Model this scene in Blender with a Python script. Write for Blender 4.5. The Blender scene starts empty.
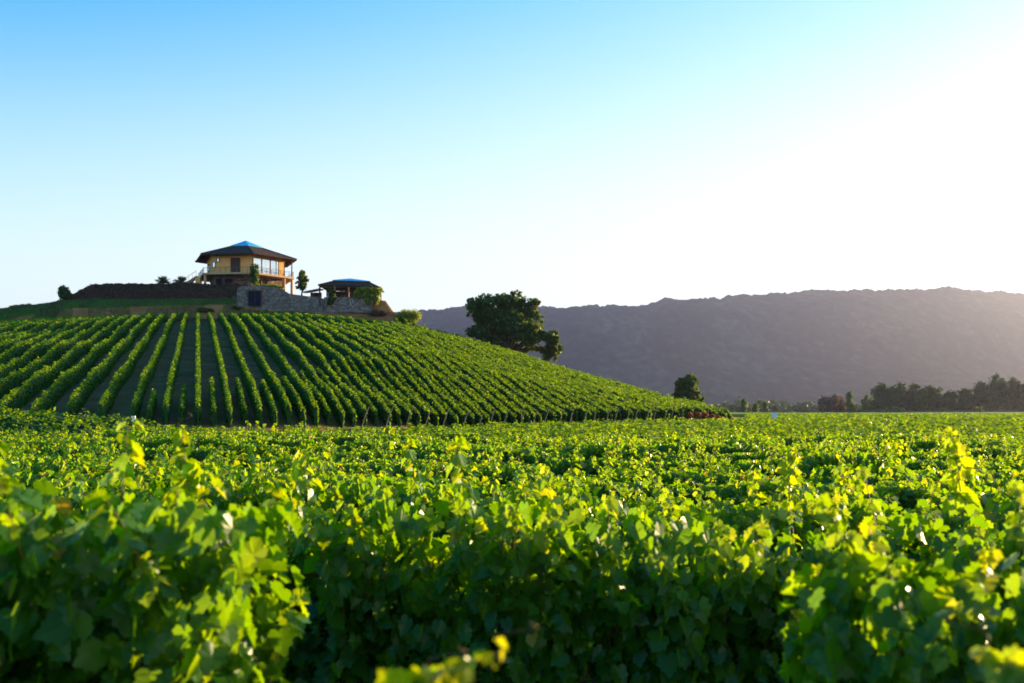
import bpy, math, random
import numpy as np
from mathutils import Vector, Matrix

# ------------------------------------------------------------------ camera, sky, sun, exposure
SC = bpy.context.scene
COL = SC.collection
EYE, FPX, HOR, CX = 2.8, 995.6, 411.0, 512.0
cam_d = bpy.data.cameras.new("camera"); cam = bpy.data.objects.new("camera", cam_d); COL.objects.link(cam)
cam.location = (0, 0, EYE); cam.rotation_euler = (math.radians(90), 0, 0)
cam_d.lens = 35; cam_d.sensor_width = 36; cam_d.shift_y = (HOR-341.5)/1024
cam_d.clip_start = 0.1; cam_d.clip_end = 20000
cam_d.dof.use_dof = True; cam_d.dof.focus_distance = 17; cam_d.dof.aperture_fstop = 1.8
SC.camera = cam

SUN_EL, SUN_AZ = math.radians(7.8), math.radians(56)      # azimuth clockwise from +Y
w = bpy.data.worlds.new("World"); SC.world = w; w.use_nodes = True
nt = w.node_tree; nt.nodes.clear()
sky = nt.nodes.new("ShaderNodeTexSky"); sky.sky_type = 'NISHITA'; sky.sun_disc = False
sky.sun_elevation = SUN_EL; sky.sun_rotation = SUN_AZ
sky.altitude = 0; sky.air_density = 1.0; sky.dust_density = 0.12; sky.ozone_density = 2.5
hsv = nt.nodes.new("ShaderNodeHueSaturation"); hsv.inputs['Saturation'].default_value = 1.5; hsv.inputs['Hue'].default_value = .492
bg = nt.nodes.new("ShaderNodeBackground"); bg.inputs[1].default_value = 0.15
wo = nt.nodes.new("ShaderNodeOutputWorld")
nt.links.new(sky.outputs[0], hsv.inputs['Color'])
# a few faint wisps of high cloud
tc = nt.nodes.new("ShaderNodeTexCoord")
def wisp(direction, radius, stretch, strength, prev):
    n = nt.nodes
    mp = n.new("ShaderNodeMapping"); mp.vector_type = 'POINT'
    nt.links.new(tc.outputs['Generated'], mp.inputs[0])
    mp.inputs['Location'].default_value = [-c*s for c, s in zip(direction, stretch)]
    mp.inputs['Scale'].default_value = stretch
    ln = n.new("ShaderNodeVectorMath"); ln.operation = 'LENGTH'; nt.links.new(mp.outputs[0], ln.inputs[0])
    nz = n.new("ShaderNodeTexNoise"); nz.inputs['Scale'].default_value = 16; nz.inputs['Detail'].default_value = 6
    nt.links.new(mp.outputs[0], nz.inputs['Vector'])
    mr = n.new("ShaderNodeMapRange"); mr.inputs[1].default_value = 0; mr.inputs[2].default_value = radius
    mr.inputs[3].default_value = 1; mr.inputs[4].default_value = 0; mr.interpolation_type = 'SMOOTHSTEP'
    nt.links.new(ln.outputs['Value'], mr.inputs[0])
    nr = n.new("ShaderNodeMapRange"); nr.inputs[1].default_value = .4; nr.inputs[2].default_value = .75
    nt.links.new(nz.outputs[0], nr.inputs[0])
    mu = n.new("ShaderNodeMath"); mu.operation = 'MULTIPLY'; nt.links.new(mr.outputs[0], mu.inputs[0]); nt.links.new(nr.outputs[0], mu.inputs[1])
    m2 = n.new("ShaderNodeMath"); m2.operation = 'MULTIPLY'; m2.inputs[1].default_value = strength; nt.links.new(mu.outputs[0], m2.inputs[0])
    mx = n.new("ShaderNodeMixRGB"); mx.blend_type = 'MIX'; mx.inputs[2].default_value = (6, 5.8, 5.6, 1)
    nt.links.new(m2.outputs[0], mx.inputs[0]); nt.links.new(prev, mx.inputs[1])
    return mx.outputs[0]
def pdir(px, py):
    v = Vector(((px-CX)/FPX, 1, (HOR-py)/FPX)).normalized(); return tuple(v)
# pale haze in the sky itself, thickening towards the horizon and towards the sun's side
sx = nt.nodes.new("ShaderNodeVectorMath"); sx.operation = 'DOT_PRODUCT'; sx.inputs[1].default_value = (.35, 0, -1.95)
nt.links.new(tc.outputs['Generated'], sx.inputs[0])
mr0 = nt.nodes.new("ShaderNodeMapRange"); mr0.interpolation_type = 'SMOOTHSTEP'
mr0.inputs[1].default_value = -1.02; mr0.inputs[2].default_value = -.16; mr0.inputs[3].default_value = 0; mr0.inputs[4].default_value = .96
nt.links.new(sx.outputs['Value'], mr0.inputs[0])
mh = nt.nodes.new("ShaderNodeMixRGB"); mh.inputs[2].default_value = (2.48, 2.58, 2.58, 1)
nt.links.new(mr0.outputs[0], mh.inputs[0]); nt.links.new(hsv.outputs[0], mh.inputs[1])
c = wisp(pdir(1000, 108), .06, (1, 1, 1.7), .6, mh.outputs[0])
c = wisp(pdir(878, 157), .022, (1, 1, 2.4), .5, c)
nt.links.new(c, bg.inputs[0]); nt.links.new(bg.outputs[0], wo.inputs[0])

sd = Vector((math.sin(SUN_AZ)*math.cos(SUN_EL), math.cos(SUN_AZ)*math.cos(SUN_EL), math.sin(SUN_EL)))
sl = bpy.data.lights.new("sun", 'SUN'); sl.energy = 5; sl.angle = math.radians(.6); sl.color = (1, .74, .38)
so = bpy.data.objects.new("sun", sl); so.rotation_euler = sd.to_track_quat('Z', 'Y').to_euler(); COL.objects.link(so)
SC.view_settings.view_transform = 'Standard'; SC.view_settings.look = 'None'; SC.view_settings.gamma = 1
SC.view_settings.exposure = 1.6
cy = SC.cycles
cy.max_bounces = 6; cy.diffuse_bounces = 3; cy.glossy_bounces = 2; cy.transmission_bounces = 4
cy.volume_bounces = 0; cy.transparent_max_bounces = 4; cy.use_denoising = True
cy.sample_clamp_indirect = 5; cy.caustics_reflective = False; cy.caustics_refractive = False

rng = np.random.default_rng(7)
random.seed(7)
def P(px, py, Y):                       # a point seen at that pixel, Y metres away
    return Vector(((px-CX)/FPX*Y, Y, EYE+(HOR-py)/FPX*Y))

# ------------------------------------------------------------------ materials
def mat(name):
    m = bpy.data.materials.new(name); m.use_nodes = True
    n = m.node_tree.nodes; n.clear()
    out = n.new("ShaderNodeOutputMaterial"); return m, m.node_tree, out
def ramp(t, fac, stops):
    r = t.nodes.new("ShaderNodeValToRGB"); el = r.color_ramp.elements
    while len(el) < len(stops): el.new(.5)
    for e, (p, c) in zip(el, stops): e.position = p; e.color = (*c, 1)
    t.links.new(fac, r.inputs[0]); return r.outputs[0]
def noise(t, scale, detail=4, coord='Object', dist=0):
    tc = t.nodes.new("ShaderNodeTexCoord"); nz = t.nodes.new("ShaderNodeTexNoise")
    nz.inputs['Scale'].default_value = scale; nz.inputs['Detail'].default_value = detail
    nz.inputs['Distortion'].default_value = dist
    t.links.new(tc.outputs[coord], nz.inputs['Vector']); return nz.outputs[0]
def simple(name, stops, scale=3, rough=.8, bump=0, metallic=0, spec=.3, detail=5, coord='Object'):
    m, t, out = mat(name)
    b = t.nodes.new("ShaderNodeBsdfPrincipled")
    nz = noise(t, scale, detail, coord)
    t.links.new(ramp(t, nz, stops), b.inputs['Base Color'])
    b.inputs['Roughness'].default_value = rough; b.inputs['Metallic'].default_value = metallic
    b.inputs['Specular IOR Level'].default_value = spec
    if bump:
        bp = t.nodes.new("ShaderNodeBump"); bp.inputs['Strength'].default_value = bump; bp.inputs['Distance'].default_value = .05
        t.links.new(nz, bp.inputs['Height']); t.links.new(bp.outputs[0], b.inputs['Normal'])
    t.links.new(b.outputs[0], out.inputs[0]); return m
def leafmat(name, stops, trans, transfac=.45, rough=.42, spec=.5):
    """leaf: reflecting front + light coming through; 'tint' is each leaf's own colour draw"""
    m, t, out = mat(name)
    at = t.nodes.new("ShaderNodeAttribute"); at.attribute_name = 'tint'
    col = ramp(t, at.outputs['Fac'], stops); tr = ramp(t, at.outputs['Fac'], trans)
    b = t.nodes.new("ShaderNodeBsdfPrincipled"); b.inputs['Roughness'].default_value = rough
    b.inputs['Specular IOR Level'].default_value = spec
    t.links.new(col, b.inputs['Base Color'])
    tl = t.nodes.new("ShaderNodeBsdfTranslucent"); t.links.new(tr, tl.inputs[0])
    mx = t.nodes.new("ShaderNodeMixShader"); mx.inputs[0].default_value = transfac
    t.links.new(b.outputs[0], mx.inputs[1]); t.links.new(tl.outputs[0], mx.inputs[2])
    t.links.new(mx.outputs[0], out.inputs[0]); return m

M = {}
M['vine'] = leafmat('vine_leaf',
    [(0, (.022, .085, .007)), (.45, (.038, .125, .006)), (.8, (.06, .165, .008)), (.95, (.14, .21, .008)), (1, (.42, .26, .03))],
    [(0, (.20, .42, .002)), (.45, (.34, .56, .002)), (.8, (.56, .71, .002)), (.95, (.80, .76, .003)), (1, (.8, .45, .02))], .5, .33, .38)
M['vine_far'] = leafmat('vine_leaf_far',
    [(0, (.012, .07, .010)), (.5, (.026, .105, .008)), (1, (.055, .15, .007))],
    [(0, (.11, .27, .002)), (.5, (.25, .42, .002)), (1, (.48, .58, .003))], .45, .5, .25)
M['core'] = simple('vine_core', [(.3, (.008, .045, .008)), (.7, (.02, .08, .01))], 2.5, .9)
M['cane'] = simple('cane_bark', [(.3, (.16, .12, .03)), (.7, (.22, .09, .05))], 6, .6)
M['bark'] = simple('bark', [(.3, (.05, .035, .025)), (.7, (.12, .085, .06))], 8, .9, .6)
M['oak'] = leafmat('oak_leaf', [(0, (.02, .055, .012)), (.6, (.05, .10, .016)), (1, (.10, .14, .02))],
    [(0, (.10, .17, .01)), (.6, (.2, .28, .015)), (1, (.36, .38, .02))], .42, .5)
M['poplar'] = leafmat('poplar_leaf', [(0, (.03, .07, .015)), (1, (.09, .14, .02))],
    [(0, (.12, .22, .01)), (1, (.28, .36, .02))], .4, .5)
M['fartree'] = leafmat('far_tree_leaf', [(0, (.012, .035, .008)), (.6, (.024, .055, .010)), (1, (.05, .08, .012))],
    [(0, (.05, .1, .01)), (1, (.15, .2, .02))], .3, .6)
M['brownleaf'] = leafmat('brown_leaf', [(0, (.09, .045, .03)), (1, (.16, .09, .05))], [(0, (.15, .07, .03)), (1, (.25, .14, .06))], .3, .7)
M['hedge'] = leafmat('hedge_leaf', [(0, (.025, .014, .012)), (.4, (.09, .05, .035)), (.65, (.16, .09, .06)), (.85, (.05, .07, .02)), (1, (.05, .10, .02))],
    [(0, (.06, .03, .02)), (1, (.1, .1, .02))], .25, .7)
M['shrub'] = leafmat('shrub_leaf', [(0, (.09, .15, .012)), (1, (.26, .30, .02))], [(0, (.35, .46, .01)), (1, (.65, .62, .02))], .45, .5)
M['grass'] = leafmat('grass_blade', [(0, (.10, .09, .04)), (.3, (.03, .08, .012)), (.7, (.05, .12, .014)), (1, (.14, .16, .03))], [(0, (.15, .14, .04)), (1, (.25, .32, .02))], .3, .7)
M['palm'] = leafmat('palm_leaf', [(0, (.02, .05, .015)), (1, (.05, .09, .02))], [(0, (.06, .12, .01)), (1, (.12, .2, .02))], .3, .5)
M['rose'] = leafmat('rose_petal', [(0, (.22, .02, .015)), (.6, (.34, .04, .02)), (.7, (.05, .09, .02)), (1, (.08, .13, .02))],
    [(0, (.5, .06, .03)), (.6, (.6, .1, .04)), (1, (.2, .3, .02))], .35, .6)
def soilmat():
    m, t, out = mat('soil')
    b = t.nodes.new("ShaderNodeBsdfPrincipled"); b.inputs['Roughness'].default_value = .95; b.inputs['Specular IOR Level'].default_value = .1
    n1 = noise(t, .35, 8); n2 = noise(t, .05, 3)
    c1 = ramp(t, n1, [(.3, (.20, .09, .032)), (.55, (.29, .135, .05)), (.75, (.38, .20, .09))])
    c2 = ramp(t, n1, [(.3, (.21, .11, .035)), (.7, (.32, .18, .075))])
    mx = t.nodes.new("ShaderNodeMixRGB"); t.links.new(ramp(t, n2, [(.42, (0, 0, 0)), (.62, (.7, .7, .7))]), mx.inputs[0])
    t.links.new(c1, mx.inputs[1]); t.links.new(c2, mx.inputs[2]); t.links.new(mx.outputs[0], b.inputs['Base Color'])
    bp = t.nodes.new("ShaderNodeBump"); bp.inputs['Distance'].default_value = .25; bp.inputs['Strength'].default_value = .8
    t.links.new(n1, bp.inputs['Height']); t.links.new(bp.outputs[0], b.inputs['Normal'])
    t.links.new(b.outputs[0], out.inputs[0]); return m
M['soil'] = soilmat()
M['valley'] = simple('valley_floor', [(.3, (.05, .06, .02)), (.5, (.09, .085, .035)), (.7, (.14, .12, .06))], .012, .95, detail=8, spec=.1)
M['lawn'] = simple('lawn_grass', [(.3, (.07, .08, .025)), (.42, (.03, .10, .010)), (.55, (.05, .13, .012)), (.75, (.10, .16, .02))], .35, .95, .6, 0, .1)
M['meadow'] = simple('meadow_grass', [(.3, (.12, .2, .02)), (.7, (.2, .26, .03))], .05, .95, spec=.1)
M['gravel'] = simple('road_gravel', [(.3, (.10, .07, .055)), (.7, (.16, .12, .095))], .5, .95)
def rockmat():
    m, t, out = mat('mountain_slope')
    b = t.nodes.new("ShaderNodeBsdfPrincipled"); b.inputs['Roughness'].default_value = 1; b.inputs['Specular IOR Level'].default_value = 0
    tcn = t.nodes.new("ShaderNodeTexCoord"); mp = t.nodes.new("ShaderNodeMapping"); mp.inputs['Scale'].default_value = (1, .3, 1)
    t.links.new(tcn.outputs['Object'], mp.inputs[0])
    def nz_(sc, de, di):
        q = t.nodes.new("ShaderNodeTexNoise"); q.inputs['Scale'].default_value = sc; q.inputs['Detail'].default_value = de; q.inputs['Distortion'].default_value = di
        t.links.new(mp.outputs[0], q.inputs['Vector']); return q.outputs[0]
    n1 = nz_(.035, 10, .3); n2 = nz_(.0035, 9, .5)
    c1 = ramp(t, n1, [(.34, (.013, .019, .034)), (.5, (.022, .028, .044)), (.62, (.036, .039, .052)), (.78, (.09, .08, .08))])
    c2 = ramp(t, n1, [(.35, (.05, .04, .038)), (.65, (.15, .12, .105))])
    mx = t.nodes.new("ShaderNodeMixRGB"); t.links.new(ramp(t, n2, [(.54, (0, 0, 0)), (.64, (.4, .4, .4))]), mx.inputs[0])
    t.links.new(c1, mx.inputs[1]); t.links.new(c2, mx.inputs[2]); t.links.new(mx.outputs[0], b.inputs['Base Color'])
    t.links.new(b.outputs[0], out.inputs[0]); return m
M['rock'] = rockmat()
def stonemat(name, a, bcol, c, scale=1.6):
    m, t, out = mat(name)
    b = t.nodes.new("ShaderNodeBsdfPrincipled"); b.inputs['Roughness'].default_value = .9
    tcn = t.nodes.new("ShaderNodeTexCoord"); v = t.nodes.new("ShaderNodeTexVoronoi"); v.inputs['Scale'].default_value = scale
    mp = t.nodes.new("ShaderNodeMapping"); mp.inputs['Scale'].default_value = (1, 1, 1.4)
    t.links.new(tcn.outputs['Object'], mp.inputs[0]); t.links.new(mp.outputs[0], v.inputs['Vector'])
    e = t.nodes.new("ShaderNodeTexVoronoi"); e.feature = 'DISTANCE_TO_EDGE'; e.inputs['Scale'].default_value = scale
    t.links.new(mp.outputs[0], e.inputs['Vector'])
    sp = t.nodes.new("ShaderNodeSeparateColor"); t.links.new(v.outputs['Color'], sp.inputs[0])
    col = ramp(t, sp.outputs[0], [(0, a), (.5, bcol), (1, c)])
    jf = ramp(t, e.outputs[0], [(.0, (0, 0, 0)), (.07, (1, 1, 1))])
    mx = t.nodes.new("ShaderNodeMixRGB"); mx.inputs[1].default_value = (.05, .04, .035, 1)
    t.links.new(jf, mx.inputs[0]); t.links.new(col, mx.inputs[2]); t.links.new(mx.outputs[0], b.inputs['Base Color'])
    bp = t.nodes.new("ShaderNodeBump"); bp.inputs['Distance'].default_value = .12
    t.links.new(jf, bp.inputs['Height']); t.links.new(bp.outputs[0], b.inputs['Normal'])
    t.links.new(b.outputs[0], out.inputs[0]); return m
M['stone'] = stonemat('field_stone', (.13, .105, .09), (.21, .175, .15), (.31, .26, .22), 2.4)
M['stone_dark'] = stonemat('house_stone', (.08, .06, .05), (.16, .11, .09), (.25, .17, .13))
M['ochre'] = simple('ochre_plaster', [(.3, (.72, .36, .12)), (.7, (.80, .43, .155))], 1.2, .85, .05)
M['wood'] = simple('dark_wood', [(.3, (.05, .025, .018)), (.7, (.10, .05, .035))], 6, .7)
M['tile'] = simple('brown_roof', [(.3, (.035, .018, .014)), (.7, (.075, .038, .03))], 3, .85, .3, 0, .15)
M['bluecap'] = simple('blue_metal_roof', [(.3, (.04, .38, .68)), (.7, (.06, .46, .78))], .8, .35, .05, 0, .5)
M['tan'] = simple('tan_wood', [(.3, (.42, .22, .09)), (.7, (.58, .33, .15))], 5, .7)
M['concrete'] = simple('tan_slab', [(.3, (.4, .27, .14)), (.7, (.5, .35, .2))], 2, .8)
M['doorblue'] = simple('dark_blue_door', [(.3, (.008, .013, .03)), (.7, (.014, .02, .042))], 2, .95, 0, 0, .05)
M['white'] = simple('white_paint', [(.3, (.75, .75, .72)), (.7, (.82, .82, .8))], 2, .6)
M['bluewhite'] = simple('pale_blue_sign', [(.3, (.55, .68, .8)), (.7, (.62, .74, .85))], 2, .5)
M['greyroof'] = simple('blue_grey_roof', [(.3, (.12, .2, .28)), (.7, (.18, .27, .36))], 1, .5)
M['postgrey'] = simple('weathered_post', [(.3, (.13, .10, .075)), (.7, (.22, .18, .14))], 5, .9)
M['metal'] = simple('railing_metal', [(.3, (.10, .08, .07)), (.7, (.14, .12, .1))], 3, .5, 0, .3)
m, t, out = mat('window_glass'); b = t.nodes.new("ShaderNodeBsdfPrincipled")
b.inputs['Base Color'].default_value = (.55, .66, .72, 1); b.inputs['Metallic'].default_value = .85; b.inputs['Roughness'].default_value = .06
t.links.new(b.outputs[0], out.inputs[0]); M['glass'] = m

# ------------------------------------------------------------------ helpers
def tag(o, label=None, cat=None, group=None, kind=None):
    if label: o['label'] = label
    if cat: o['category'] = cat
    if group: o['group'] = group
    if kind: o['kind'] = kind
    return o
def link(name, me, parent=None, loc=None):
    o = bpy.data.objects.new(name, me); COL.objects.link(o)
    if parent: o.parent = parent
    if loc is not None: o.location = loc
    return o
def empty(name, loc, rz=0):
    o = bpy.data.objects.new(name, None); o.empty_display_size = .2; COL.objects.link(o)
    o.location = loc; o.rotation_euler = (0, 0, rz); return o
class MB:
    """collects numpy geometry for ONE mesh; faces of any fixed size per batch"""
    def __init__(s): s.v = []; s.f = []; s.t = []; s.m = []; s.n = 0
    def add(s, v, f, tint=0.3, mi=0):
        v = np.asarray(v, np.float32).reshape(-1, 3); f = np.asarray(f, np.int64)
        s.v.append(v); s.f.append(f+s.n); s.n += len(v)
        s.t.append(np.full(len(v), tint, np.float32) if np.isscalar(tint) else np.asarray(tint, np.float32))
        s.m.append(np.full(len(f), mi, np.int32)); return s
    def mesh(s, name, mats, smooth=False):
        me = bpy.data.meshes.new(name)
        v = np.concatenate(s.v); me.vertices.add(len(v)); me.vertices.foreach_set('co', v.ravel())
        idx = np.concatenate([f.ravel() for f in s.f]); tot = np.concatenate([np.full(len(f), f.shape[1]) for f in s.f])
        me.loops.add(len(idx)); me.loops.foreach_set('vertex_index', idx.astype(np.int32))
        me.polygons.add(len(tot)); st = np.concatenate([[0], np.cumsum(tot)[:-1]])
        me.polygons.foreach_set('loop_start', st.astype(np.int32))
        me.polygons.foreach_set('material_index', np.concatenate(s.m))
        me.polygons.foreach_set('use_smooth', np.full(len(tot), smooth))
        a = me.attributes.new('tint', 'FLOAT', 'POINT'); a.data.foreach_set('value', np.concatenate(s.t))
        for x in (mats if isinstance(mats, (list, tuple)) else [mats]): me.materials.append(x)
        me.update(calc_edges=True); me.validate(); return me
    def build(s, name, mats, parent=None, loc=None, smooth=False): return link(name, s.mesh(name, mats, smooth), parent, loc)
    def box(s, c, d, rz=0, mi=0, tilt=None):
        x, y, z = [q/2 for q in d]
        v = np.array([(-x,-y,-z),(x,-y,-z),(x,y,-z),(-x,y,-z),(-x,-y,z),(x,-y,z),(x,y,z),(-x,y,z)])
        if tilt is not None: v = v @ np.array(tilt.to_3x3()).T
        cz, sz = math.cos(rz), math.sin(rz)
        v = v @ np.array([[cz, -sz, 0], [sz, cz, 0], [0, 0, 1]]).T + np.array(c)
        return s.add(v, [(0,3,2,1),(4,5,6,7),(0,1,5,4),(1,2,6,5),(2,3,7,6),(3,0,4,7)], .3, mi)
    def tube(s, pts, rad, n=6, mi=0, tint=.3):
        pts = np.asarray(pts, float); k = len(pts)
        rad = np.broadcast_to(rad, (k,)); d = np.gradient(pts, axis=0); d /= np.linalg.norm(d, axis=1, keepdims=True)+1e-9
        ref = np.where(np.abs(d[:, 2:3]) > .9, [[1., 0, 0]], [[0, 0, 1.]])
        a = np.cross(d, ref); a /= np.linalg.norm(a, axis=1, keepdims=True); b_ = np.cross(d, a)
        th = np.arange(n)*2*math.pi/n
        v = pts[:, None]+rad[:, None, None]*(np.cos(th)[None, :, None]*a[:, None]+np.sin(th)[None, :, None]*b_[:, None])
        i = np.arange(k-1)[:, None]*n; j = np.arange(n)[None]; j2 = (j+1) % n
        f = np.stack([i+j, i+j2, i+n+j2, i+n+j], -1).reshape(-1, 4)
        s.add(v.reshape(-1, 3), f, tint, mi)
        s.add(v[0], [tuple(range(n))], tint, mi); s.add(v[-1], [tuple(range(n))[::-1]], tint, mi)
        return s
def unit(a): return a/(np.linalg.norm(a, axis=-1, keepdims=True)+1e-9)
_cr = np.random.default_rng(3)
def put_leaves(mb, tmpl, faces, pos, nrm, tip, size, tint, mi=0):
    nrm = unit(nrm); x = unit(np.cross(tip, nrm)); y = np.cross(nrm, x)
    v = tmpl[None]*size[:, None, None]
    v[..., 2] *= _cr.uniform(-.5, 1.9, (len(pos), 1)); v[..., 0] *= _cr.uniform(.82, 1.15, (len(pos), 1)); v[..., 2] += _cr.normal(0, .25, (len(pos), 1))*v[..., 0]*tmpl[None, :, 1]
    V = pos[:, None] + v[..., 0:1]*x[:, None] + v[..., 1:2]*y[:, None] + v[..., 2:3]*nrm[:, None]
    k = len(tmpl); n = len(pos)
    F = (faces[None]+(np.arange(n)*k)[:, None, None]).reshape(-1, faces.shape[1])
    mb.add(V.reshape(-1, 3), F, np.repeat(tint, k), mi)
# grape leaf: five toothed lobes, cupped along the midrib
_half = [(0, .02), (.09, -.13), (.28, -.20), (.38, -.09), (.53, .03), (.44, .17), (.60, .38), (.50, .44), (.38, .50), (.40, .66), (.22, .70), (.12, .88), (0, 1.0)]
_r = [(x, y) for x, y in _half]; _l = [(-x*.96, y+.02) for x, y in _half[1:-1]][::-1]
_o = _r+_l
GL = np.array([(0, .34, 0)]+[(x, y, .28*abs(x)**1.3*1.2-.18*max(0, y-.35)**2-.05*math.sin(9*y)*abs(x)) for x, y in _o], float)
GF = np.array([(0, i+1, (i+1) % len(_o)+1) for i in range(len(_o))])
# cheap leaf: two triangles folded on the midrib
QL = np.array([(0, -.1, 0), (.5, .3, .14), (0, 1, -.06), (-.5, .34, .14)]); QF = np.array([(0, 1, 2), (0, 2, 3)])
# leaf with six-sided outline for middle distances
HL = np.array([(0, -.1, 0), (.42, .0, .1), (.5, .45, .12), (0, 1, -.08), (-.5, .48, .14), (-.42, .02, .12)]); HF = np.array([(0, 1, 2), (0, 2, 3), (0, 3, 4), (0, 4, 5)])
ONES = ['zeroth','first','second','third','fourth','fifth','sixth','seventh','eighth','ninth','tenth','eleventh','twelfth','thirteenth','fourteenth','fifteenth','sixteenth','seventeenth','eighteenth','nineteenth']
def ordn(n):
    if n < 20: return ONES[n]
    tens = ['', '', 'twenty', 'thirty', 'forty', 'fifty', 'sixty'][n//10]
    return (tens[:-1]+'ieth') if n % 10 == 0 else tens+'-'+ONES[n % 10]
def sstep(x, a, b):
    t = np.clip((x-a)/(b-a), 0, 1); return t*t*(3-2*t)
def vnoise(x, y, s, seed=0):
    """smooth value noise, vectorised"""
    x = np.asarray(x, float)/s; y = np.asarray(y, float)/s
    xi = np.floor(x); yi = np.floor(y); fx = x-xi; fy = y-yi
    def h(a, b_):
        q = np.sin(a*127.1+b_*311.7+seed*74.7)*43758.5453; return q-np.floor(q)
    fx = fx*fx*(3-2*fx); fy = fy*fy*(3-2*fy)
    return (h(xi, yi)*(1-fx)+h(xi+1, yi)*fx)*(1-fy)+(h(xi, yi+1)*(1-fx)+h(xi+1, yi+1)*fx)*fy-.5

# ------------------------------------------------------------------ terrain
# by bearing (column t of the view): where the hill starts, where its crest is, how high the crest ground is
T_  = [-900, -500, -250, 0, 75, 200, 300, 400, 465, 510, 560, 616, 674, 700, 724, 742]
YF_ = [40, 46, 52, 58, 60, 60, 64, 72, 80, 88, 96, 106, 118, 123, 128, 132]
YC_ = [150, 170, 182, 184, 184, 184, 184, 182, 178, 174, 168, 160, 148, 142, 135, 134]
YG_ = [395, 362, 339, 327, 323, 321, 321, 329, 343, 356, 373, 388, 408, 413, 418, 419]    # pixel row of the crest ground
ZF_ = [.5, .8, 1.3, 1.8, 1.9, 1.9, 1.7, 1.6, 1.5, 1.5, 1.5, 1.6, 1.7, 1.8, 1.1, 0]
PT_ = [-500, -100, 0, 35, 59, 75, 240, 262, 290, 322, 385, 398, 430]                       # plateau behind the crest
PZ_ = [8, 19.5, 22.2, 23.2, 23.8, 26, 26.2, 26.2, 25.0, 24.2, 24.0, 20.5, 15]
PT2_ = [-500, -100, 0, 35, 59, 75, 240]
def height(X, Y):
    X = np.asarray(X, float); Y = np.asarray(Y, float)
    Ys = np.maximum(Y, 20.)
    t = CX+FPX*X/Ys
    yf = np.interp(t, T_, YF_); yc = np.interp(t, T_, YC_); yg = np.interp(t, T_, YG_); zf = np.interp(t, T_, ZF_)
    zc = EYE+(HOR-yg)/FPX*yc
    f = (Ys-yf)/(yc-yf); ff = np.clip(f, 0, 1)
    prof = ff*(1.22-.22*ff)
    z = zf*sstep(Ys, yf-7, yf) + (zc-zf)*prof
    z = np.where(t > 742, 0, z)
    # terrace under the buildings
    lawn = EYE+(HOR-np.interp(t, PT_, [380, 330, 309, 305, 302, 300, 300, 306, 307, 309, 312, 322, 335]))/FPX*189
    bank = zc+(np.maximum(lawn, zc)-zc)*sstep(Ys, yc, 189.)
    z = np.where((t < 430) & (Ys > yc), bank, z)
    pl = np.interp(t, PT_, PZ_)
    step0 = np.where(t > 240, 187.6, 190.5); step1 = np.where(t > 240, 188.9, 193.)
    s = sstep(Ys, step0, step1)*(t < 430)
    z = z*(1-s)+np.maximum(pl, z*.98)*s
    back = sstep(Ys, np.where(t < 430, 222., yc+4), np.where(t < 430, 300., yc+70))
    z = z*(1-back)
    # low swell of the flat block at the left
    z = np.maximum(z, 1.3*sstep(-X, 15, 27)*sstep(Ys, 40, 51)*(1-sstep(Ys, 60, 80)))
    amp = np.clip(z/4, 0, 1)*(1-.7*((t < 430) & (Ys > 183)))
    z = z+amp*(vnoise(X, Y, 14, 1)*.7+vnoise(X, Y, 5, 2)*.25) + vnoise(X, Y, 30, 3)*.12*sstep(Ys, 30, 60)
    return z
hx = np.concatenate([[-6000, -4000, -2500, -1500, -900, -600, -400, -300, -240], np.arange(-200, 90, 2.), [95, 105, 120, 140, 170, 220, 300, 400, 600, 900, 1500, 2500, 4000, 6000]])
hy = np.concatenate([[-300, -100, -40], np.arange(-10, 40, 5.), np.arange(40, 180, 2.), np.arange(180, 196, .5), np.arange(196, 320, 4.), [340, 380, 450, 600, 900, 1500, 2500, 4000, 6500]])
GX, GY = np.meshgrid(hx, hy, indexing='ij'); GZ = height(GX, GY)
nx, ny = GX.shape
idx = np.arange(nx*ny).reshape(nx, ny)
quads = np.stack([idx[:-1, :-1], idx[1:, :-1], idx[1:, 1:], idx[:-1, 1:]], -1).reshape(-1, 4)
V = np.stack([GX, GY, GZ], -1).reshape(-1, 3)
cz = V[quads][:, :, 2].max(1); cyy = V[quads][:, :, 1].mean(1)
is_hill = (cz > .55) & (cyy > 40) & (cyy < 320) & (np.abs(V[quads][:, :, 0].mean(1)) < 400)
for nm, sel, mk in (('hill', is_hill, 'soil'), ('ground', ~is_hill, 'valley')):
    q = quads[sel]; u, inv = np.unique(q, return_inverse=True)
    mb = MB(); mb.add(V[u], inv.reshape(-1, 4)); o = mb.build(nm, M[mk], smooth=True); tag(o, kind='structure')
def H(x, y): return float(height(x, y))

# lawn strip draped on the terrace below the hedge
def drape(name, pts_t, y0f, y1f, m, lift=.06, n=8, label=None):
    mb = MB(); rows = []
    for t in pts_t:
        ya, yb = y0f(t), y1f(t)
        for k in range(n+1):
            y = ya+(yb-ya)*k/n; x = (t-CX)/FPX*y; rows.append((x, y, H(x, y)+lift))
    a = np.arange(len(pts_t)*(n+1)).reshape(len(pts_t), n+1)
    mb.add(rows, np.stack([a[:-1, :-1], a[1:, :-1], a[1:, 1:], a[:-1, 1:]], -1).reshape(-1, 4))
    o = mb.build(name, M[m], smooth=True); tag(o, kind='structure'); return o
drape('lawn', list(range(-160, 238, 3)), lambda t: np.interp(t, [0, 72, 240], [186.2, 187., 187.4]), lambda t: np.interp(t, [-50, 60, 75, 240], [197, 195, 192, 191.5]), 'lawn', .08, 16)

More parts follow.
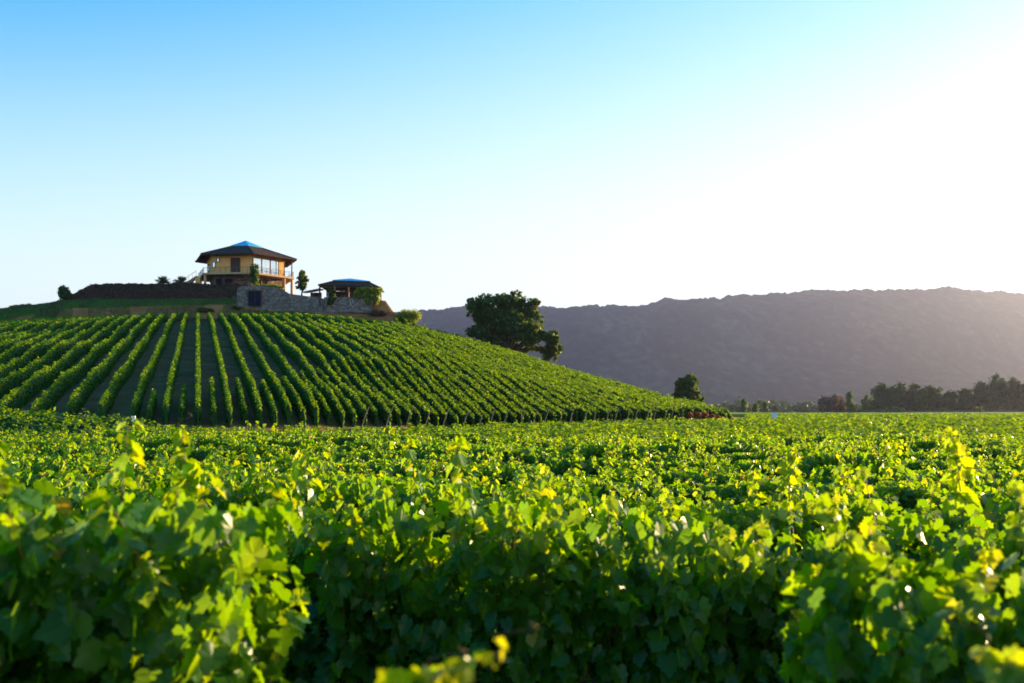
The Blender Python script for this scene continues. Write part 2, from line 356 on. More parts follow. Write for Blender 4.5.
gr = np.random.default_rng(41); n_ = 60000
tq = gr.uniform(-60, 330, n_); yq = 181.5+10*gr.random(n_)**.8; xq = (tq-CX)/FPX*yq
lawnish = yq > np.interp(tq, [-60, 72, 240], [186, 187, 187.4]); pat = vnoise(xq, yq, 3.5, 8)
kp = (lawnish & (tq < 238) & (gr.random(n_) < .75)) | (~lawnish & (pat > -.12) & (gr.random(n_) < .8)) | ((tq >= 238) & (yq < 187) & (pat > .0))
kp &= ~((tq > 236) & (yq > 186.9)); xq, yq, tq = xq[kp], yq[kp], tq[kp]; zq = height(xq, yq)+.08; m_ = len(xq)
mb = MB(); hq = gr.uniform(.1, .3, m_)*(1+1.2*(vnoise(xq, yq, 2.2, 9) > .25))
put_leaves(mb, QL*[.5, 1, 1], QF, np.stack([xq, yq, zq-.03], 1), np.stack([gr.normal(0, .5, m_), -np.ones(m_), gr.uniform(0, .6, m_)], 1), np.stack([gr.normal(0, .4, m_), gr.normal(0, .4, m_), np.ones(m_)], 1), hq, np.clip(gr.normal(.4, .25, m_)+pat[kp]*.5, 0, 1))
tag(mb.build('grass', M['grass']), 'tufts of rough grass on the lawn and earth bank at the top of the hill', 'grass', None, 'stuff')

# ------------------------------------------------------------------ mountains
RX = [-300, 200, 330, 405, 423, 446, 467, 500, 545, 566, 592, 645, 663, 686, 701, 721, 739, 753, 785, 812, 841, 870, 900, 929, 947, 958, 990, 1024, 1100, 1300, 1700]
RY = [330, 325, 318, 312, 310, 308, 306, 307, 306.6, 308, 305.7, 304.6, 299, 299, 298, 298, 294, 295, 292, 290.5, 290.5, 290, 289.5, 289, 286, 289, 291, 293.5, 295, 300, 320]
tt = np.concatenate([np.linspace(-1400, 380, 90), np.linspace(385, 1080, 900), np.linspace(1090, 2400, 80)])
yy = np.concatenate([np.linspace(2300, 4200, 80), np.linspace(4260, 5600, 14)])
TT, YY = np.meshgrid(tt, yy, indexing='ij'); XX = (TT-CX)/FPX*YY
ridge = (HOR-np.interp(TT, RX, RY))/FPX*4200+EYE
fr = np.clip((YY-2500)/1700, 0, 1.0)
gul = 0
for s, a in ((900, 1.3), (420, .7), (180, .3), (70, .1), (34, .05)):
    gul = gul+a*(1-2*np.abs(vnoise(XX+YY*.3, YY*.6, s, s)*2))*.5
prof = fr**1.25*(1-.0*fr)
prof = .62*fr**1.3+.38*sstep(fr, .45, 1.0)
ZZ = ridge*prof + gul*75*np.sin(np.pi*np.clip(fr, 0, 1))**.8
ZZ = np.where(YY > 4200, ridge*(1-(YY-4200)/1800)+gul*30*np.clip((YY-4200)/400, 0, 1), ZZ)
jag = vnoise(TT, TT*0, 7, 5)*9+vnoise(TT, TT*0, 2.4, 6)*6+vnoise(TT, TT*0, 1.0, 7)*3.5
ZZ = ZZ+jag*sstep(fr, .9, 1)-6*(fr <= 0)
aa = np.arange(TT.size).reshape(TT.shape)
mb = MB(); mb.add(np.stack([XX, YY, ZZ], -1).reshape(-1, 3), np.stack([aa[:-1, :-1], aa[1:, :-1], aa[1:, 1:], aa[:-1, 1:]], -1).reshape(-1, 4))
tag(mb.build('mountains', M['rock'], smooth=True), kind='structure')

# far road bank and bright meadow strip beyond the vines
def strip(name, poly, mk):
    mb = MB(); n = len(poly)
    lo = [(x, y, -.05) for x, y, z in poly]
    mb.add(lo+list(poly), [(i, (i+1) % n, n+(i+1) % n, n+i) for i in range(n)]); mb.add(list(poly), [tuple(range(n))])
    return tag(mb.build(name, M[mk]), kind='structure')
strip('meadow', [(70, 424, 1.5), (340, 424, 1.5), (440, 528, 2.2), (110, 528, 2.2)], 'meadow')
strip('road', [(190, 530, 2.95), (560, 530, 2.95), (560, 535, 2.95), (190, 535, 2.95)], 'gravel')

# haze: one closed box round the camera and everything on the ground
mb = MB(); mb.box((0, 2900, 318), (15000, 7400, 646)); hz = mb.build('haze', [])
m = bpy.data.materials.new('haze_air'); m.use_nodes = True; n = m.node_tree.nodes; n.clear()
out = n.new("ShaderNodeOutputMaterial"); pv = n.new("ShaderNodeVolumePrincipled")
pv.inputs['Color'].default_value = (.60, .63, .90, 1); pv.inputs['Density'].default_value = 6.6e-5; pv.inputs['Anisotropy'].default_value = .74
m.node_tree.links.new(pv.outputs[0], out.inputs['Volume']); hz.data.materials.clear(); hz.data.materials.append(m); tag(hz, kind='stuff')

# ------------------------------------------------------------------ grapevines
def vine_meshes(seed, tall=1.0, full=1.0, fill=760, spread=.42):
    r = np.random.default_rng(seed)
    pos, nrm, tip, size, tint = [], [], [], [], []
    canes = MB()
    fol = MB()
    nc = int(25*full)
    for k in range(nc):
        x0 = r.uniform(-.62, .62); side = r.choice([-1, 1])
        L = r.uniform(.75, 1.15)*tall if r.random() > .2 else r.uniform(1.1, 1.3)*tall
        lean = r.normal(0, .16); out = side*r.uniform(.05, spread); drp = r.uniform(.0, .38)
        t = np.linspace(0, 1, int(L/.05)+2)[:, None]
        p = np.array([[x0, 0, .85]]) + L*np.concatenate([lean*t, out*t**1.4, t-drp*t**3], 1)
        p += np.cumsum(r.normal(0, .006, p.shape), 0)
        fol.tube(p[::2] if len(p) > 4 else p, np.linspace(.006, .0022, len(p[::2] if len(p) > 4 else p)), 4, mi=1)
        q = p[1:]; nn = len(q); fr = np.linspace(0, 1, nn)
        for rep in range(2):
            az = r.uniform(0, 2*math.pi, nn)
            o = np.stack([np.cos(az)*.8, np.sin(az)*1.0+side*.25, r.uniform(-.1, .5, nn)], 1)
            o = unit(o); pet = r.uniform(.04, .11, nn)[:, None]*(1-.5*fr[:, None])
            pos.append(q+o*pet)
            nrm.append(o*.75+np.stack([r.normal(0, .3, nn), r.normal(0, .3, nn), r.uniform(.15, .9, nn)], 1))
            tip.append(o*.6+np.stack([r.normal(0, .35, nn), r.normal(0, .35, nn), r.uniform(-1, .1, nn)], 1))
            size.append((.112-.05*fr**2.2)*r.uniform(.75, 1.15, nn)); tint.append(np.clip(.28+.45*fr**2+r.normal(0, .16, nn), 0, .93))
    n = int(fill*full)
    x = r.uniform(-.66, .66, n); z = .35+1.42*r.beta(1.7, 1.1, n)*tall; sy = r.choice([-1, 1], n)
    y = sy*(r.uniform(.02, .40, n)+.08*np.sin(x*5+seed))*np.where(z > 1.45*tall, .7, 1)
    pos.append(np.stack([x, y, z], 1)); o = np.stack([r.normal(0, .5, n), sy*r.uniform(.4, 1, n), r.uniform(0, .8, n)], 1)
    nrm.append(o); tip.append(np.stack([r.normal(0, .5, n), sy*.3+r.normal(0, .3, n), r.uniform(-1, -.2, n)], 1))
    size.append(r.uniform(.07, .125, n)); tn = np.clip(.25+r.normal(0, .17, n), 0, .9)
    tn[r.random(n) < .012] = 1.0; tint.append(tn)
    put_leaves(fol, GL, GF, np.concatenate(pos), np.concatenate(nrm), np.concatenate(tip), np.concatenate(size), np.concatenate(tint))
    fm = fol.mesh('foliage', [M['vine'], M['cane']])
    tr = MB(); zz = np.linspace(-.1, .85, 7)
    tr.tube(np.stack([.04*np.sin(zz*5+seed), .03*np.cos(zz*6+seed), zz], 1), np.linspace(.045, .03, 7), 7)
    xs = np.linspace(-.6, .6, 8); tr.tube(np.stack([xs, .015*np.sin(xs*9), .85+.02*np.cos(xs*7)], 1), .018, 6)
    return fm, tr.mesh('trunk', [M['bark']])
VAR = [vine_meshes(100+i, tall=1.0+.05*(i % 3), full=1.2) for i in range(9)]
TALLV = [vine_meshes(300+i, tall=1.2, full=1.25) for i in range(3)]
OPENV = [vine_meshes(360+i, tall=1.0+.08*(i % 2), full=1.1, fill=330, spread=.62) for i in range(5)]
SPARSE = [vine_meshes(330, tall=.62, full=.7), vine_meshes(331, tall=.8, full=.5)]

def shoot_mesh(seed, pts, lmax=.14, yellow=0):
    """one long cane with leaves, through the given local points"""
    r = np.random.default_rng(seed); pts = np.array(pts, float)
    s = np.linspace(0, 1, len(pts)); n = 18
    p = np.stack([np.interp(np.linspace(0, 1, n), s, pts[:, k]) for k in range(3)], 1); p += np.cumsum(r.normal(0, .004, p.shape), 0)
    mb = MB(); mb.tube(p, np.linspace(.006, .002, n), 5, mi=1)
    q = np.repeat(p[2:], 2, 0); m_ = len(q); fr = np.linspace(0, 1, m_)
    az = r.uniform(0, 6.28, m_); o = unit(np.stack([np.cos(az), np.sin(az), r.uniform(-.2, .5, m_)], 1))
    ptp = q+o*.06*(1.2-fr[:, None])
    put_leaves(mb, GL, GF, ptp, o*.6+r.normal(0, .4, (m_, 3))+[0, -.3, .3], o*.6+np.stack([r.normal(0, .4, m_), r.normal(0, .4, m_), r.uniform(-1, .2, m_)], 1),
        (lmax*.85-(lmax*.5)*fr**2)*r.uniform(.75, 1.1, m_), np.clip(.45+.35*fr+r.normal(0, .12, m_)+yellow, 0, .95))
    # a curling tendril at the tip
    a = np.linspace(0, 5, 14)[:, None]; e = p[-1]
    mb.tube(e+np.concatenate([.02*a*np.cos(a*.8), .01*a, .02*a+.012*np.sin(a)], 1), .0015, 4, mi=1)
    return mb.mesh('shoot', [M['vine'], M['cane']])

ROWANG = math.radians(-5); ru = np.array([math.cos(ROWANG), math.sin(ROWANG)])
ROW0, DROW, DV = 1.9, 2.4, 1.2
rowname = lambda k: 'row nearest the camera' if k == 0 else ordn(k+1)+' row from the camera'
near_rows = {}; count = 0; k = 0
specials = {}
r = np.random.default_rng(11)
NEAR_X = {}
while True:
    Yc = ROW0+DROW*k; halfw = (.515+.02)*Yc/ (1) + 1.0
    ys = []
    nv = int(halfw*2/DV)+1
    if count+nv > 298: break
    NEAR_X[k] = halfw
    off = r.uniform(0, DV)
    for j in range(nv):
        s = -halfw+off*.5+j*DV
        if s > halfw: break
        x = s*ru[0]; y = Yc+s*ru[1]
        if k == 1 and 262 < CX+FPX*x/y < 695: continue      # a gap in the nearest full row, the next row's face shows
        ys.append((x, y))
    for j, (x, y) in enumerate(ys):
        px = CX+FPX*x/y if y > .5 else 0
        if k == 0:
            (fm, tm), what = SPARSE[0], 'low leafy'
        elif k == 1 and (px < 215 or 700 < px < 960):
            (fm, tm), what = TALLV[j % 3], 'tall bushy'
        elif k == 1:
            (fm, tm), what = VAR[j % 9], 'shaded leafy'
        elif k in (2, 3):
            (fm, tm), what = OPENV[int(r.integers(0, 5))], 'open bushy'
        else:
            (fm, tm) = VAR[int(r.integers(0, 9))]; what = 'backlit leafy'
        lowf = .16*float(vnoise(x, y, 2.6, 12))+.08*float(vnoise(x, y, 6, 13))
        if k >= 4 and r.random() < .025: (fm, tm), what = SPARSE[int(r.integers(0, 2))], 'thin low'
        if k == 1: lowf = float(np.interp(px, [0, 120, 190, 262, 695, 760, 860, 930, 975, 1030], [.03, .05, .15, .0, -.12, -.03, .04, -.06, -.02, -.14]))
        if k == 2: lowf = float(np.interp(px, [200, 260, 400, 480, 560, 640, 700, 760, 900], [.0, .07, .03, .05, .02, .09, .05, -.03, .02]))
        if k == 3: lowf = max(lowf, -.02)+.05
        zsc = (1+lowf)*{0: .95, 1: 1.07 if what.startswith('tall') else 1.18, 2: 1.09, 3: 1.06}.get(k, 1.05-.004*min(k, 14))*(1+.045*float(np.clip(r.normal(), -2, 1.6)))
        if k == 2: y += r.uniform(-.22, .22)
        root = empty('grapevine', (x, y, H(x, y)), ROWANG+(math.pi if r.random() < .5 else 0))
        root.scale = (1.0, 1.3 if what.startswith('tall') else 1.1, zsc)
        tag(root, f'{what} grapevine in the {rowname(k)}, {ordn(j+1)} from the left', 'grapevine', 'grapevines in the foreground rows')
        link('foliage', fm, root); link('trunk', tm, root)
        near_rows.setdefault(k, []).append(root); count += 1
    k += 1
NK = k; YNEAR = ROW0+DROW*NK
print('near vines', count, 'rows', NK, 'to', YNEAR)

# long shoots that stand out of the canopy, each a part of the vine below it
def nearest_vine(x, y):
    return min((v for L in near_rows.values() for v in L), key=lambda v: (v.location.x-x)**2+(v.location.y-y)**2)
def add_shoot(pix, Y, seed, lmax=.14, yellow=0, label=None, depth=0):
    pts = [P(a, b, Y+depth*i) for i, (a, b) in enumerate(pix)]
    v = nearest_vine(pts[0].x, pts[0].y)
    bpy.context.view_layer.update()
    inv = v.matrix_world.inverted(); loc = [inv @ p for p in pts]
    o = link('shoot', shoot_mesh(seed, loc, lmax, yellow), v)
    if label: o['label'] = label
SH = [([(195, 560), (186, 490), (180, 432)], 5.6, 1, .15, 0, 'tall upright leafy shoot'),
      ([(962, 520), (955, 475), (948, 436)], 6.6, 2, .12, .1, 'slender shoot ending in one bright leaf'),
      ([(395, 720), (430, 682), (500, 655)], 2.3, 3, .10, .32, 'yellow sprig bending to the right'),
      ([(360, 740), (420, 690), (440, 672)], 2.35, 4, .10, .1, None),
      ([(1060, 700), (1030, 670), (1000, 640)], 2.5, 5, .11, .15, None),
      ([(940, 683), (972, 610), (990, 560)], 3.9, 6, .13, .1, 'sunlit leafy shoot leaning right'),
      ([(860, 640), (858, 560), (835, 500)], 4.3, 7, .15, 0, None),
      ([(790, 500), (790, 470), (800, 455)], 8.6, 14, .12, .1, None),
      ([(390, 450), (389, 437), (388, 424)], 15, 15, .14, .1, None)]
for s in SH: add_shoot(*s[:5], label=s[5])

# row of vines as hedge: leaves round a thin solid core following the ground
def row_geometry(mb, pts, r, dref, hgt=1.55, wid=.62, dens=1.0, smin=.12, smax=.45, low=.45, sc=1.0):
    """pts: ground points along the row, every ~1 m"""
    pts = np.asarray(pts); n = len(pts)
    if n < 2: return
    d = np.gradient(pts[:, :2], axis=0); d = unit(d); nr = np.stack([-d[:, 1], d[:, 0]], 1)
    vig = 1+.10*vnoise(np.arange(n)*1., np.full(n, r.integers(0, 999)*1.), 1.3, 3)*2 + r.normal(0, .05, n)
    # core
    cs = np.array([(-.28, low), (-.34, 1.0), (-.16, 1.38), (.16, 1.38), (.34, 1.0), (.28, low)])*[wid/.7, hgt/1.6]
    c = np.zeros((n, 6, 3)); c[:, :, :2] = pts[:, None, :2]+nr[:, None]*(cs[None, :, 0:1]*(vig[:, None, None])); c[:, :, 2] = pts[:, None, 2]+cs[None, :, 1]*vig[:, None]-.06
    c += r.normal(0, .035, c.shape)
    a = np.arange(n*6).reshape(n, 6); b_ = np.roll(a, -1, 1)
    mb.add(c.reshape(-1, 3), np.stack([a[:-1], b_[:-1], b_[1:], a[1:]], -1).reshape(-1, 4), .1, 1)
    mb.add(c[0], [tuple(range(6))], .1, 1); mb.add(c[-1], [tuple(range(6))[::-1]], .1, 1)
    seg = np.linalg.norm(np.diff(pts, axis=0), axis=1)
    dist = np.linalg.norm(pts[:-1]-[0, 0, EYE], axis=1)
    s = np.clip(.135*sc*(dist/42)**.9, smin, smax)
    cnt = dens*2.6/(s*s*.5)*seg*.45; cnt = r.poisson(cnt)
    i = np.repeat(np.arange(n-1), cnt); m_ = len(i); f = r.random(m_)[:, None]
    p = pts[i]*(1-f)+pts[i+1]*f; vg = vig[i]*(1-f[:, 0])+vig[i+1]*f[:, 0]
    ang = r.uniform(-.35*math.pi, 1.35*math.pi, m_)                  # round the cross-section
    ox = np.cos(ang)*wid*.62*(.75+.4*r.random(m_)); oz = (low+hgt)/2+np.sin(ang)*(hgt-low)/2*(.9+.28*r.random(m_)**2)
    q = p.copy(); q[:, :2] += nr[i]*(ox*vg)[:, None]; q[:, 2] += oz*vg
    o = np.zeros((m_, 3)); o[:, :2] = nr[i]*np.cos(ang)[:, None]; o[:, 2] = np.maximum(np.sin(ang), -.2)
    nn = o+r.normal(0, .45, (m_, 3))+[0, 0, .25]
    tp = r.normal(0, .5, (m_, 3))+o*.5+[0, 0, -.4]
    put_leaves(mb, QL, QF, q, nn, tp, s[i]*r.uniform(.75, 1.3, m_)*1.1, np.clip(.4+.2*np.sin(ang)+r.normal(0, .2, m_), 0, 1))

# the rest of the valley's vines, one mass
fieldr = np.random.default_rng(21); mb = MB()
kk = 0; Y = ROW0
while Y < 420:
    k = kk
    lim = .62*Y+6
    x0, x1 = -lim, lim
    step = 1.0 if Y < 120 else (1.5 if Y < 200 else 3.0)
    xs = np.arange(x0, x1, step); ysr = Y+xs*math.tan(ROWANG)
    t = CX+FPX*xs/np.maximum(ysr, 1)
    hillfoot = np.interp(t, T_, YF_)-5.5
    keep = np.where(t > 745, True, ysr < hillfoot)
    if k < NK: keep &= (np.abs(xs) > NEAR_X[k]+.3)
    keep &= ysr > .5
    # contiguous runs
    e = np.flatnonzero(np.diff(np.concatenate([[0], keep.astype(int), [0]])))
    for a0, a1 in zip(e[::2], e[1::2]):
        if a1-a0 < 2: continue
        g = np.stack([xs[a0:a1], ysr[a0:a1], height(xs[a0:a1], ysr[a0:a1])], 1)
        row_geometry(mb, g, fieldr, Y, hgt=1.78, wid=.8, dens=.9 if Y < 120 else .55, smin=.13, smax=.42)
    kk += 1; Y += DROW
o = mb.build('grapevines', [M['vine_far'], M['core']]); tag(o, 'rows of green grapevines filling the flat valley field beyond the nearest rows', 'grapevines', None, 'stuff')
print('field tris', len(o.data.polygons))

# hillside rows
hu = np.array([-.301, .954]); hn = np.array([.954, .301])
hillr = np.random.default_rng(31)
posts = []; rows_made = []
def hill_row(wofs, smax=None, dens=1.0, smin=0):
    s = np.arange(20, 215, 1.0); x = hn[0]*wofs+hu[0]*s; y = hn[1]*wofs+hu[1]*s
    t = CX+FPX*x/np.maximum(y, 5)
    f0 = np.interp(t, T_, YF_); c0 = np.interp(t, T_, YC_)
    keep = (y > f0-.8) & (y < c0+np.where(t < 395, -1.5, 8)) & (t > -330) & (t < 738)
    if smin is None: pass
    i = np.flatnonzero(keep)
    if len(i) < 4: return None
    i = np.arange(i[0], i[-1]+1)
    if smax: i = i[:smax]
    return np.stack([x[i], y[i], height(x[i], y[i])], 1)
HS = 1.85; main = list(range(-46, 37)); tris = 0
def side_label(j):
    if j == 0: return 'straight upright vine row running up the hill, just left of the retaining wall'
    side = 'left' if j < 0 else 'right'
    return f'hillside vine row, {ordn(abs(j))} to the {side} of the upright row'
HG = 'vine rows running up the hillside'
for j in main:
    g = hill_row(j*HS)
    if g is None: continue
    mb = MB(); row_geometry(mb, g, hillr, 100, hgt=1.38, wid=.19, dens=1.0, smin=.09, smax=.22, low=.02, sc=.62)
    g0 = g[0]; org = np.array([g0[0], g0[1], g0[2]])
    mb.v = [v-org.astype(np.float32) for v in mb.v]
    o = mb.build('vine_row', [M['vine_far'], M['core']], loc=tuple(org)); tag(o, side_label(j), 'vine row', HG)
    tris += len(o.data.polygons); rows_made.append(o)
    posts.append((g[0], j, False))
# short rows filling in between at the foot
for j in range(-2, 33):
    L = int(np.interp(j, [-2, 0, 3, 9, 15, 22, 33], [9, 12, 17, 34, 60, 95, 120]))
    g = hill_row(j*HS+HS/2, smax=L)
    if g is None: continue
    mb = MB(); row_geometry(mb, g, hillr, 70, hgt=1.15, wid=.18, dens=1.0, smin=.09, smax=.22, low=.02, sc=.62)
    org = g[0].copy(); mb.v = [v-org.astype(np.float32) for v in mb.v]
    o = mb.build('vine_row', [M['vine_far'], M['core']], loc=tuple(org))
    where = 'close on the left of the upright row' if j == -1 else 'close on the right of the upright row' if j == 0 else \
        (f'beyond the {ordn(-j-1)} full row left of the upright' if j < -1 else f'beyond the {ordn(j)} full row right of the upright')
    tag(o, 'in-between vine row starting at the foot, '+where, 'vine row', 'in-between vine rows at the foot of the hill')
print('hill tris', tris, len(rows_made))
# leaning end posts at the foot
for g, j, sh in posts:
    t = CX+FPX*g[0]/g[1]
    if not (345 < t < 728): continue
    mb = MB(); x, y, z = 0, 0, 0
    mb.tube([(-.35, -.3, -.2), (-.08, -.15, .7), (.2, 0, 1.45)], [.045, .04, .035], 7)
    p = (g[0]-hu[0]*.3, g[1]-hu[1]*.3, g[2])
    o = mb.build('trellis_post', M['postgrey'], loc=p)
    tag(o, f'leaning grey end post of the {ordn(j)} hillside row right of the upright' if j > 0 else 'leaning grey wooden end post of the upright hillside row', 'trellis post', 'end posts along the foot of the hill')
# roses at the end of the last rows
for i, (px, Yr) in enumerate([(688, 118), (696, 119.5), (703, 121), (710, 122.5), (716, 124), (722, 125.5)]):
    Yr = float(np.interp(px, T_, YF_))+.2; x = (px-CX)/FPX*Yr; n_ = 260; r_ = np.random.default_rng(500+i); mb = MB()
    p = r_.normal(0, 1, (n_, 3)); p = unit(p)*r_.uniform(.4, 1, (n_, 1))**.5*[.42, .3, .26]+[0, 0, .5]
    put_leaves(mb, QL, QF, p, unit(p-[0, 0, .45])+r_.normal(0, .4, (n_, 3)), r_.normal(0, 1, (n_, 3)), r_.uniform(.1, .18, n_), r_.random(n_))
    root = empty('rose_bush', (x, Yr-1.2, H(x, Yr)))
    mb.build('foliage', M['rose'], root)
    tb = MB(); tb.tube([(0, 0, -.05), (.03, 0, .5)], .03, 5); tb.build('stem', M['bark'], root)
    tag(root, f'red rose bush at the right foot of the hill, {ordn(i+1)} from the left', 'rose bush', 'red rose bushes at the row ends')

# ------------------------------------------------------------------ trees
def crown_leaves(mb, lobes, n, size, r, tmpl=HL, faces=HF, inner=.55, mi=0, clump=.16, sub=0):
    L = np.array(lobes, float)
    if sub:
        big = L; L = []
        for l in big:
            for _ in range(sub):
                d = r.normal(0, 1, 3); d /= np.linalg.norm(d); f = r.uniform(.55, 1.14)
                L.append([*(l[:3]+d*l[3:6]*f), *(l[3:6]*r.uniform(.18, .42))])
            L.append([*l[:3], *(l[3:6]*.68)])
        L = np.array(L)
    vol = (L[:, 3]*L[:, 4]*L[:, 5])**.75; k = r.choice(len(L), n//10, p=vol/vol.sum())
    m_ = len(k); d = unit(r.normal(0, 1, (m_, 3))); rad = (inner+(1-inner)*r.random((m_, 1))**.6)
    c = L[k, :3]+d*rad*L[k, 3:6]
    c = np.repeat(c, 10, 0); dd = np.repeat(d, 10, 0); kk = np.repeat(k, 10)
    cs = clump*np.mean(L[kk, 3:6], 1, keepdims=True)
    p = c+r.normal(0, 1, c.shape)*cs
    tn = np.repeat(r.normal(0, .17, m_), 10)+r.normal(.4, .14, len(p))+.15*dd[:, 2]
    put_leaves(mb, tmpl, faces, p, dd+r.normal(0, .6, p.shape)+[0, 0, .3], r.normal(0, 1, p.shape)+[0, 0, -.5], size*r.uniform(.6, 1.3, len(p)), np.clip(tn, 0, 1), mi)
def trunk_limbs(lobes, h0, rad, r, base=(0, 0)):
    mb = MB(); top = np.mean([l[:3] for l in lobes], 0)
    zz = np.linspace(-.4, 1, 7)
    main_ = np.stack([base[0]+(top[0]-base[0])*np.clip(zz, 0, 1)**1.5, base[1]+(top[1]-base[1])*np.clip(zz, 0, 1), np.where(zz < 0, zz, zz*top[2])], 1)
    main_[1:-1, :2] += r.normal(0, rad*.5, (5, 2))
    mb.tube(main_, np.linspace(rad*1.25, rad*.35, 7), 9)
    for l in lobes:
        s = main_[2+int(r.integers(0, 3))]; e = np.array(l[:3]); q = np.linspace(0, 1, 6)[:, None]
        p = s+(e-s)*q+np.sin(q*math.pi)*np.array([[0, 0, .25]])*rad*2+r.normal(0, rad*.25, (6, 3))*np.sin(q*math.pi)
        mb.tube(p, np.linspace(rad*.5, rad*.12, 6), 6)
        for _ in range(3):
            e2 = e+r.normal(0, .45, 3)*np.array(l[3:6]); mb.tube([p[3], (p[3]+e2)/2+r.normal(0, .1, 3)*rad, e2], [rad*.2, rad*.12, rad*.04], 5)
    return mb
def tree(name, loc, lobes, n, size, mk, label, cat='tree', group=None, rad=.3, seed=0, inner=.55, tmpl=HL, faces=HF, clump=.16, sub=9):
    r = np.random.default_rng(seed+900); root = empty(name, loc)
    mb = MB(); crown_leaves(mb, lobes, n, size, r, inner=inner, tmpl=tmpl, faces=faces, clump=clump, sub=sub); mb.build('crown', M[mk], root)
    trunk_limbs(lobes, 0, rad, r).build('trunk', M['bark'], root, smooth=True)
    tag(root, label, cat, group); return root
# big oak on the shoulder of the hill: lobes given as pixel outline at its own distance
def lobes_from(pix, Y, base, depth=.8):
    out = []
    for i, (px, py, rx, ry) in enumerate(pix):
        p = P(px, py, Y); s = Y/FPX; rx *= s; ry *= s
        out.append((p.x-base[0], (i % 3-1)*rx*.5, p.z-base[2], rx, rx*depth, ry))
    return out
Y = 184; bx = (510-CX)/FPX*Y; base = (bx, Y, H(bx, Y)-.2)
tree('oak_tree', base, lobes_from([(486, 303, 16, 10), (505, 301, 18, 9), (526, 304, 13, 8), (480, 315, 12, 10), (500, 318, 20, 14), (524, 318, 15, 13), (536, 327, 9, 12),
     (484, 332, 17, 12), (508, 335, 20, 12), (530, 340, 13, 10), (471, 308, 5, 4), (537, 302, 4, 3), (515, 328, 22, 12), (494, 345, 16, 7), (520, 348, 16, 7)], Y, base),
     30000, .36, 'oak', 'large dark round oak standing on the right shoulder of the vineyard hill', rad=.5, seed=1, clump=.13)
bx = (549-CX)/FPX*Y; base = (bx, Y, H(bx, Y)-.2)
tree('oak_tree', base, lobes_from([(549, 337, 8, 6), (553, 344, 8, 8), (546, 350, 8, 6), (556, 352, 5, 7), (548, 358, 6, 4), (554, 333, 4, 4)], Y, base),
     5000, .36, 'oak', 'small dark tree close against the right side of the large oak', rad=.22, seed=2, clump=.16)
Y = 175; bx = (688-CX)/FPX*Y; base = (bx, Y, H(bx, Y)-.1)
tree('round_tree', base, lobes_from([(686, 386, 10, 8), (681, 392, 9, 8), (693, 391, 9, 8), (688, 398, 14, 6), (699, 398, 5, 6), (677, 397, 5, 5), (688, 382, 9, 6), (680, 386, 7, 6)], Y, base),
     9000, .34, 'oak', 'lone round dark tree just behind the right foot of the hill', rad=.25, seed=3)
# far trees in front of the mountain
def far_tree(px, top, wpx, Y, mk, label, seed, name='broad_tree', columnar=False, group='trees at the foot of the mountain', n=4500, botpx=414):
    Y = Y*.9 if Y > 570 else Y
    r = random.Random(seed); x = (px-CX)/FPX*Y; s = Y/FPX; h = EYE+(HOR-top)*s*1.03; w_ = wpx*s/2*1.22
    if columnar:
        lobes = [(0, 0, h*(.12+.86*i/6), w_*(1 if i < 4 else .75 if i < 6 else .4), w_, h*.13) for i in range(7)]
    else:
        lobes = [(r.uniform(-.5, .5)*w_, r.uniform(-.4, .4)*w_, h*r.uniform(.3, .8), w_*r.uniform(.4, .65), w_*.6, h*r.uniform(.14, .24)) for _ in range(8)]
        lobes += [(r.uniform(-.3, .3)*w_, 0, h*.86, w_*.38, w_*.4, h*.14), (0, 0, h*.55, w_*.7, w_*.6, h*.33), (-.4*w_, 0, h*.25, w_*.5, w_*.5, h*.2), (.4*w_, 0, h*.25, w_*.5, w_*.5, h*.2)]
    return tree(name, (x, Y, 0), lobes, n, max(.45, s*1.6), mk, label, group=group, rad=h*.018, seed=seed, inner=.2, clump=.3, sub=3)
FT = [(884, 384, 24, 620, 'fartree', 'dark broad tree at the left end of the dense far grove'),
      (897, 381.5, 24, 615, 'fartree', 'tall dark tree second from the left in the dense far grove'),
      (912, 383, 26, 620, 'fartree', 'dark rounded tree in the middle of the dense far grove'),
      (926, 385, 24, 625, 'fartree', 'dark tree behind the pale poplar in the far grove'),
      (936, 389, 18, 630, 'fartree', 'dark tree at the right shoulder of the dense far grove'),
      (950, 391, 20, 640, 'fartree', 'lower dark tree in the dip between the two far groves'),
      (968, 388, 20, 640, 'fartree', 'dark tree at the left foot of the tallest far grove'),
      (984, 380, 22, 635, 'fartree', 'dark tree just left of the tallest far tree'),
      (998, 373.5, 24, 640, 'fartree', 'tallest dark tree of the far grove at the right'),
      (1012, 378, 24, 645, 'fartree', 'dark tree just right of the tallest far tree'),
      (1026, 381, 26, 640, 'fartree', 'dark tree cut by the right edge of the picture'),
      (1046, 380, 26, 650, 'fartree', 'dark tree past the right edge of the far grove'),
      (827, 396, 18, 700, 'brownleaf', 'reddish brown hazy tree on the left of the brown far pair'),
      (838, 394, 16, 705, 'brownleaf', 'reddish brown hazy tree beside the dark poplar'),
      (868, 395, 12, 680, 'poplar', 'pale green tree left of the dense far grove')]
for i, (px, top, w_, Y, mk, lab) in enumerate(FT): far_tree(px, top, w_, Y, mk, lab, 40+i)
PO = [(743.5, 401, 5, 520, 'dark slim poplar left of the pale blue sign'), (765, 403, 3.6, 560, 'thin pale poplar left of the sign against the haze'),
      (755, 405, 6, 600, 'short pale bushy poplar between two slim ones'), (850, 394, 7, 520, 'tall slim dark green poplar beside the brown trees'),
      (925, 392, 8, 560, 'pale green poplar in front of the dense far grove')]
for i, (px, top, w_, Y, lab) in enumerate(PO): far_tree(px, top, w_, Y, 'poplar', lab, 70+i, 'poplar_tree', True, 'poplars beyond the vineyard', 2200)
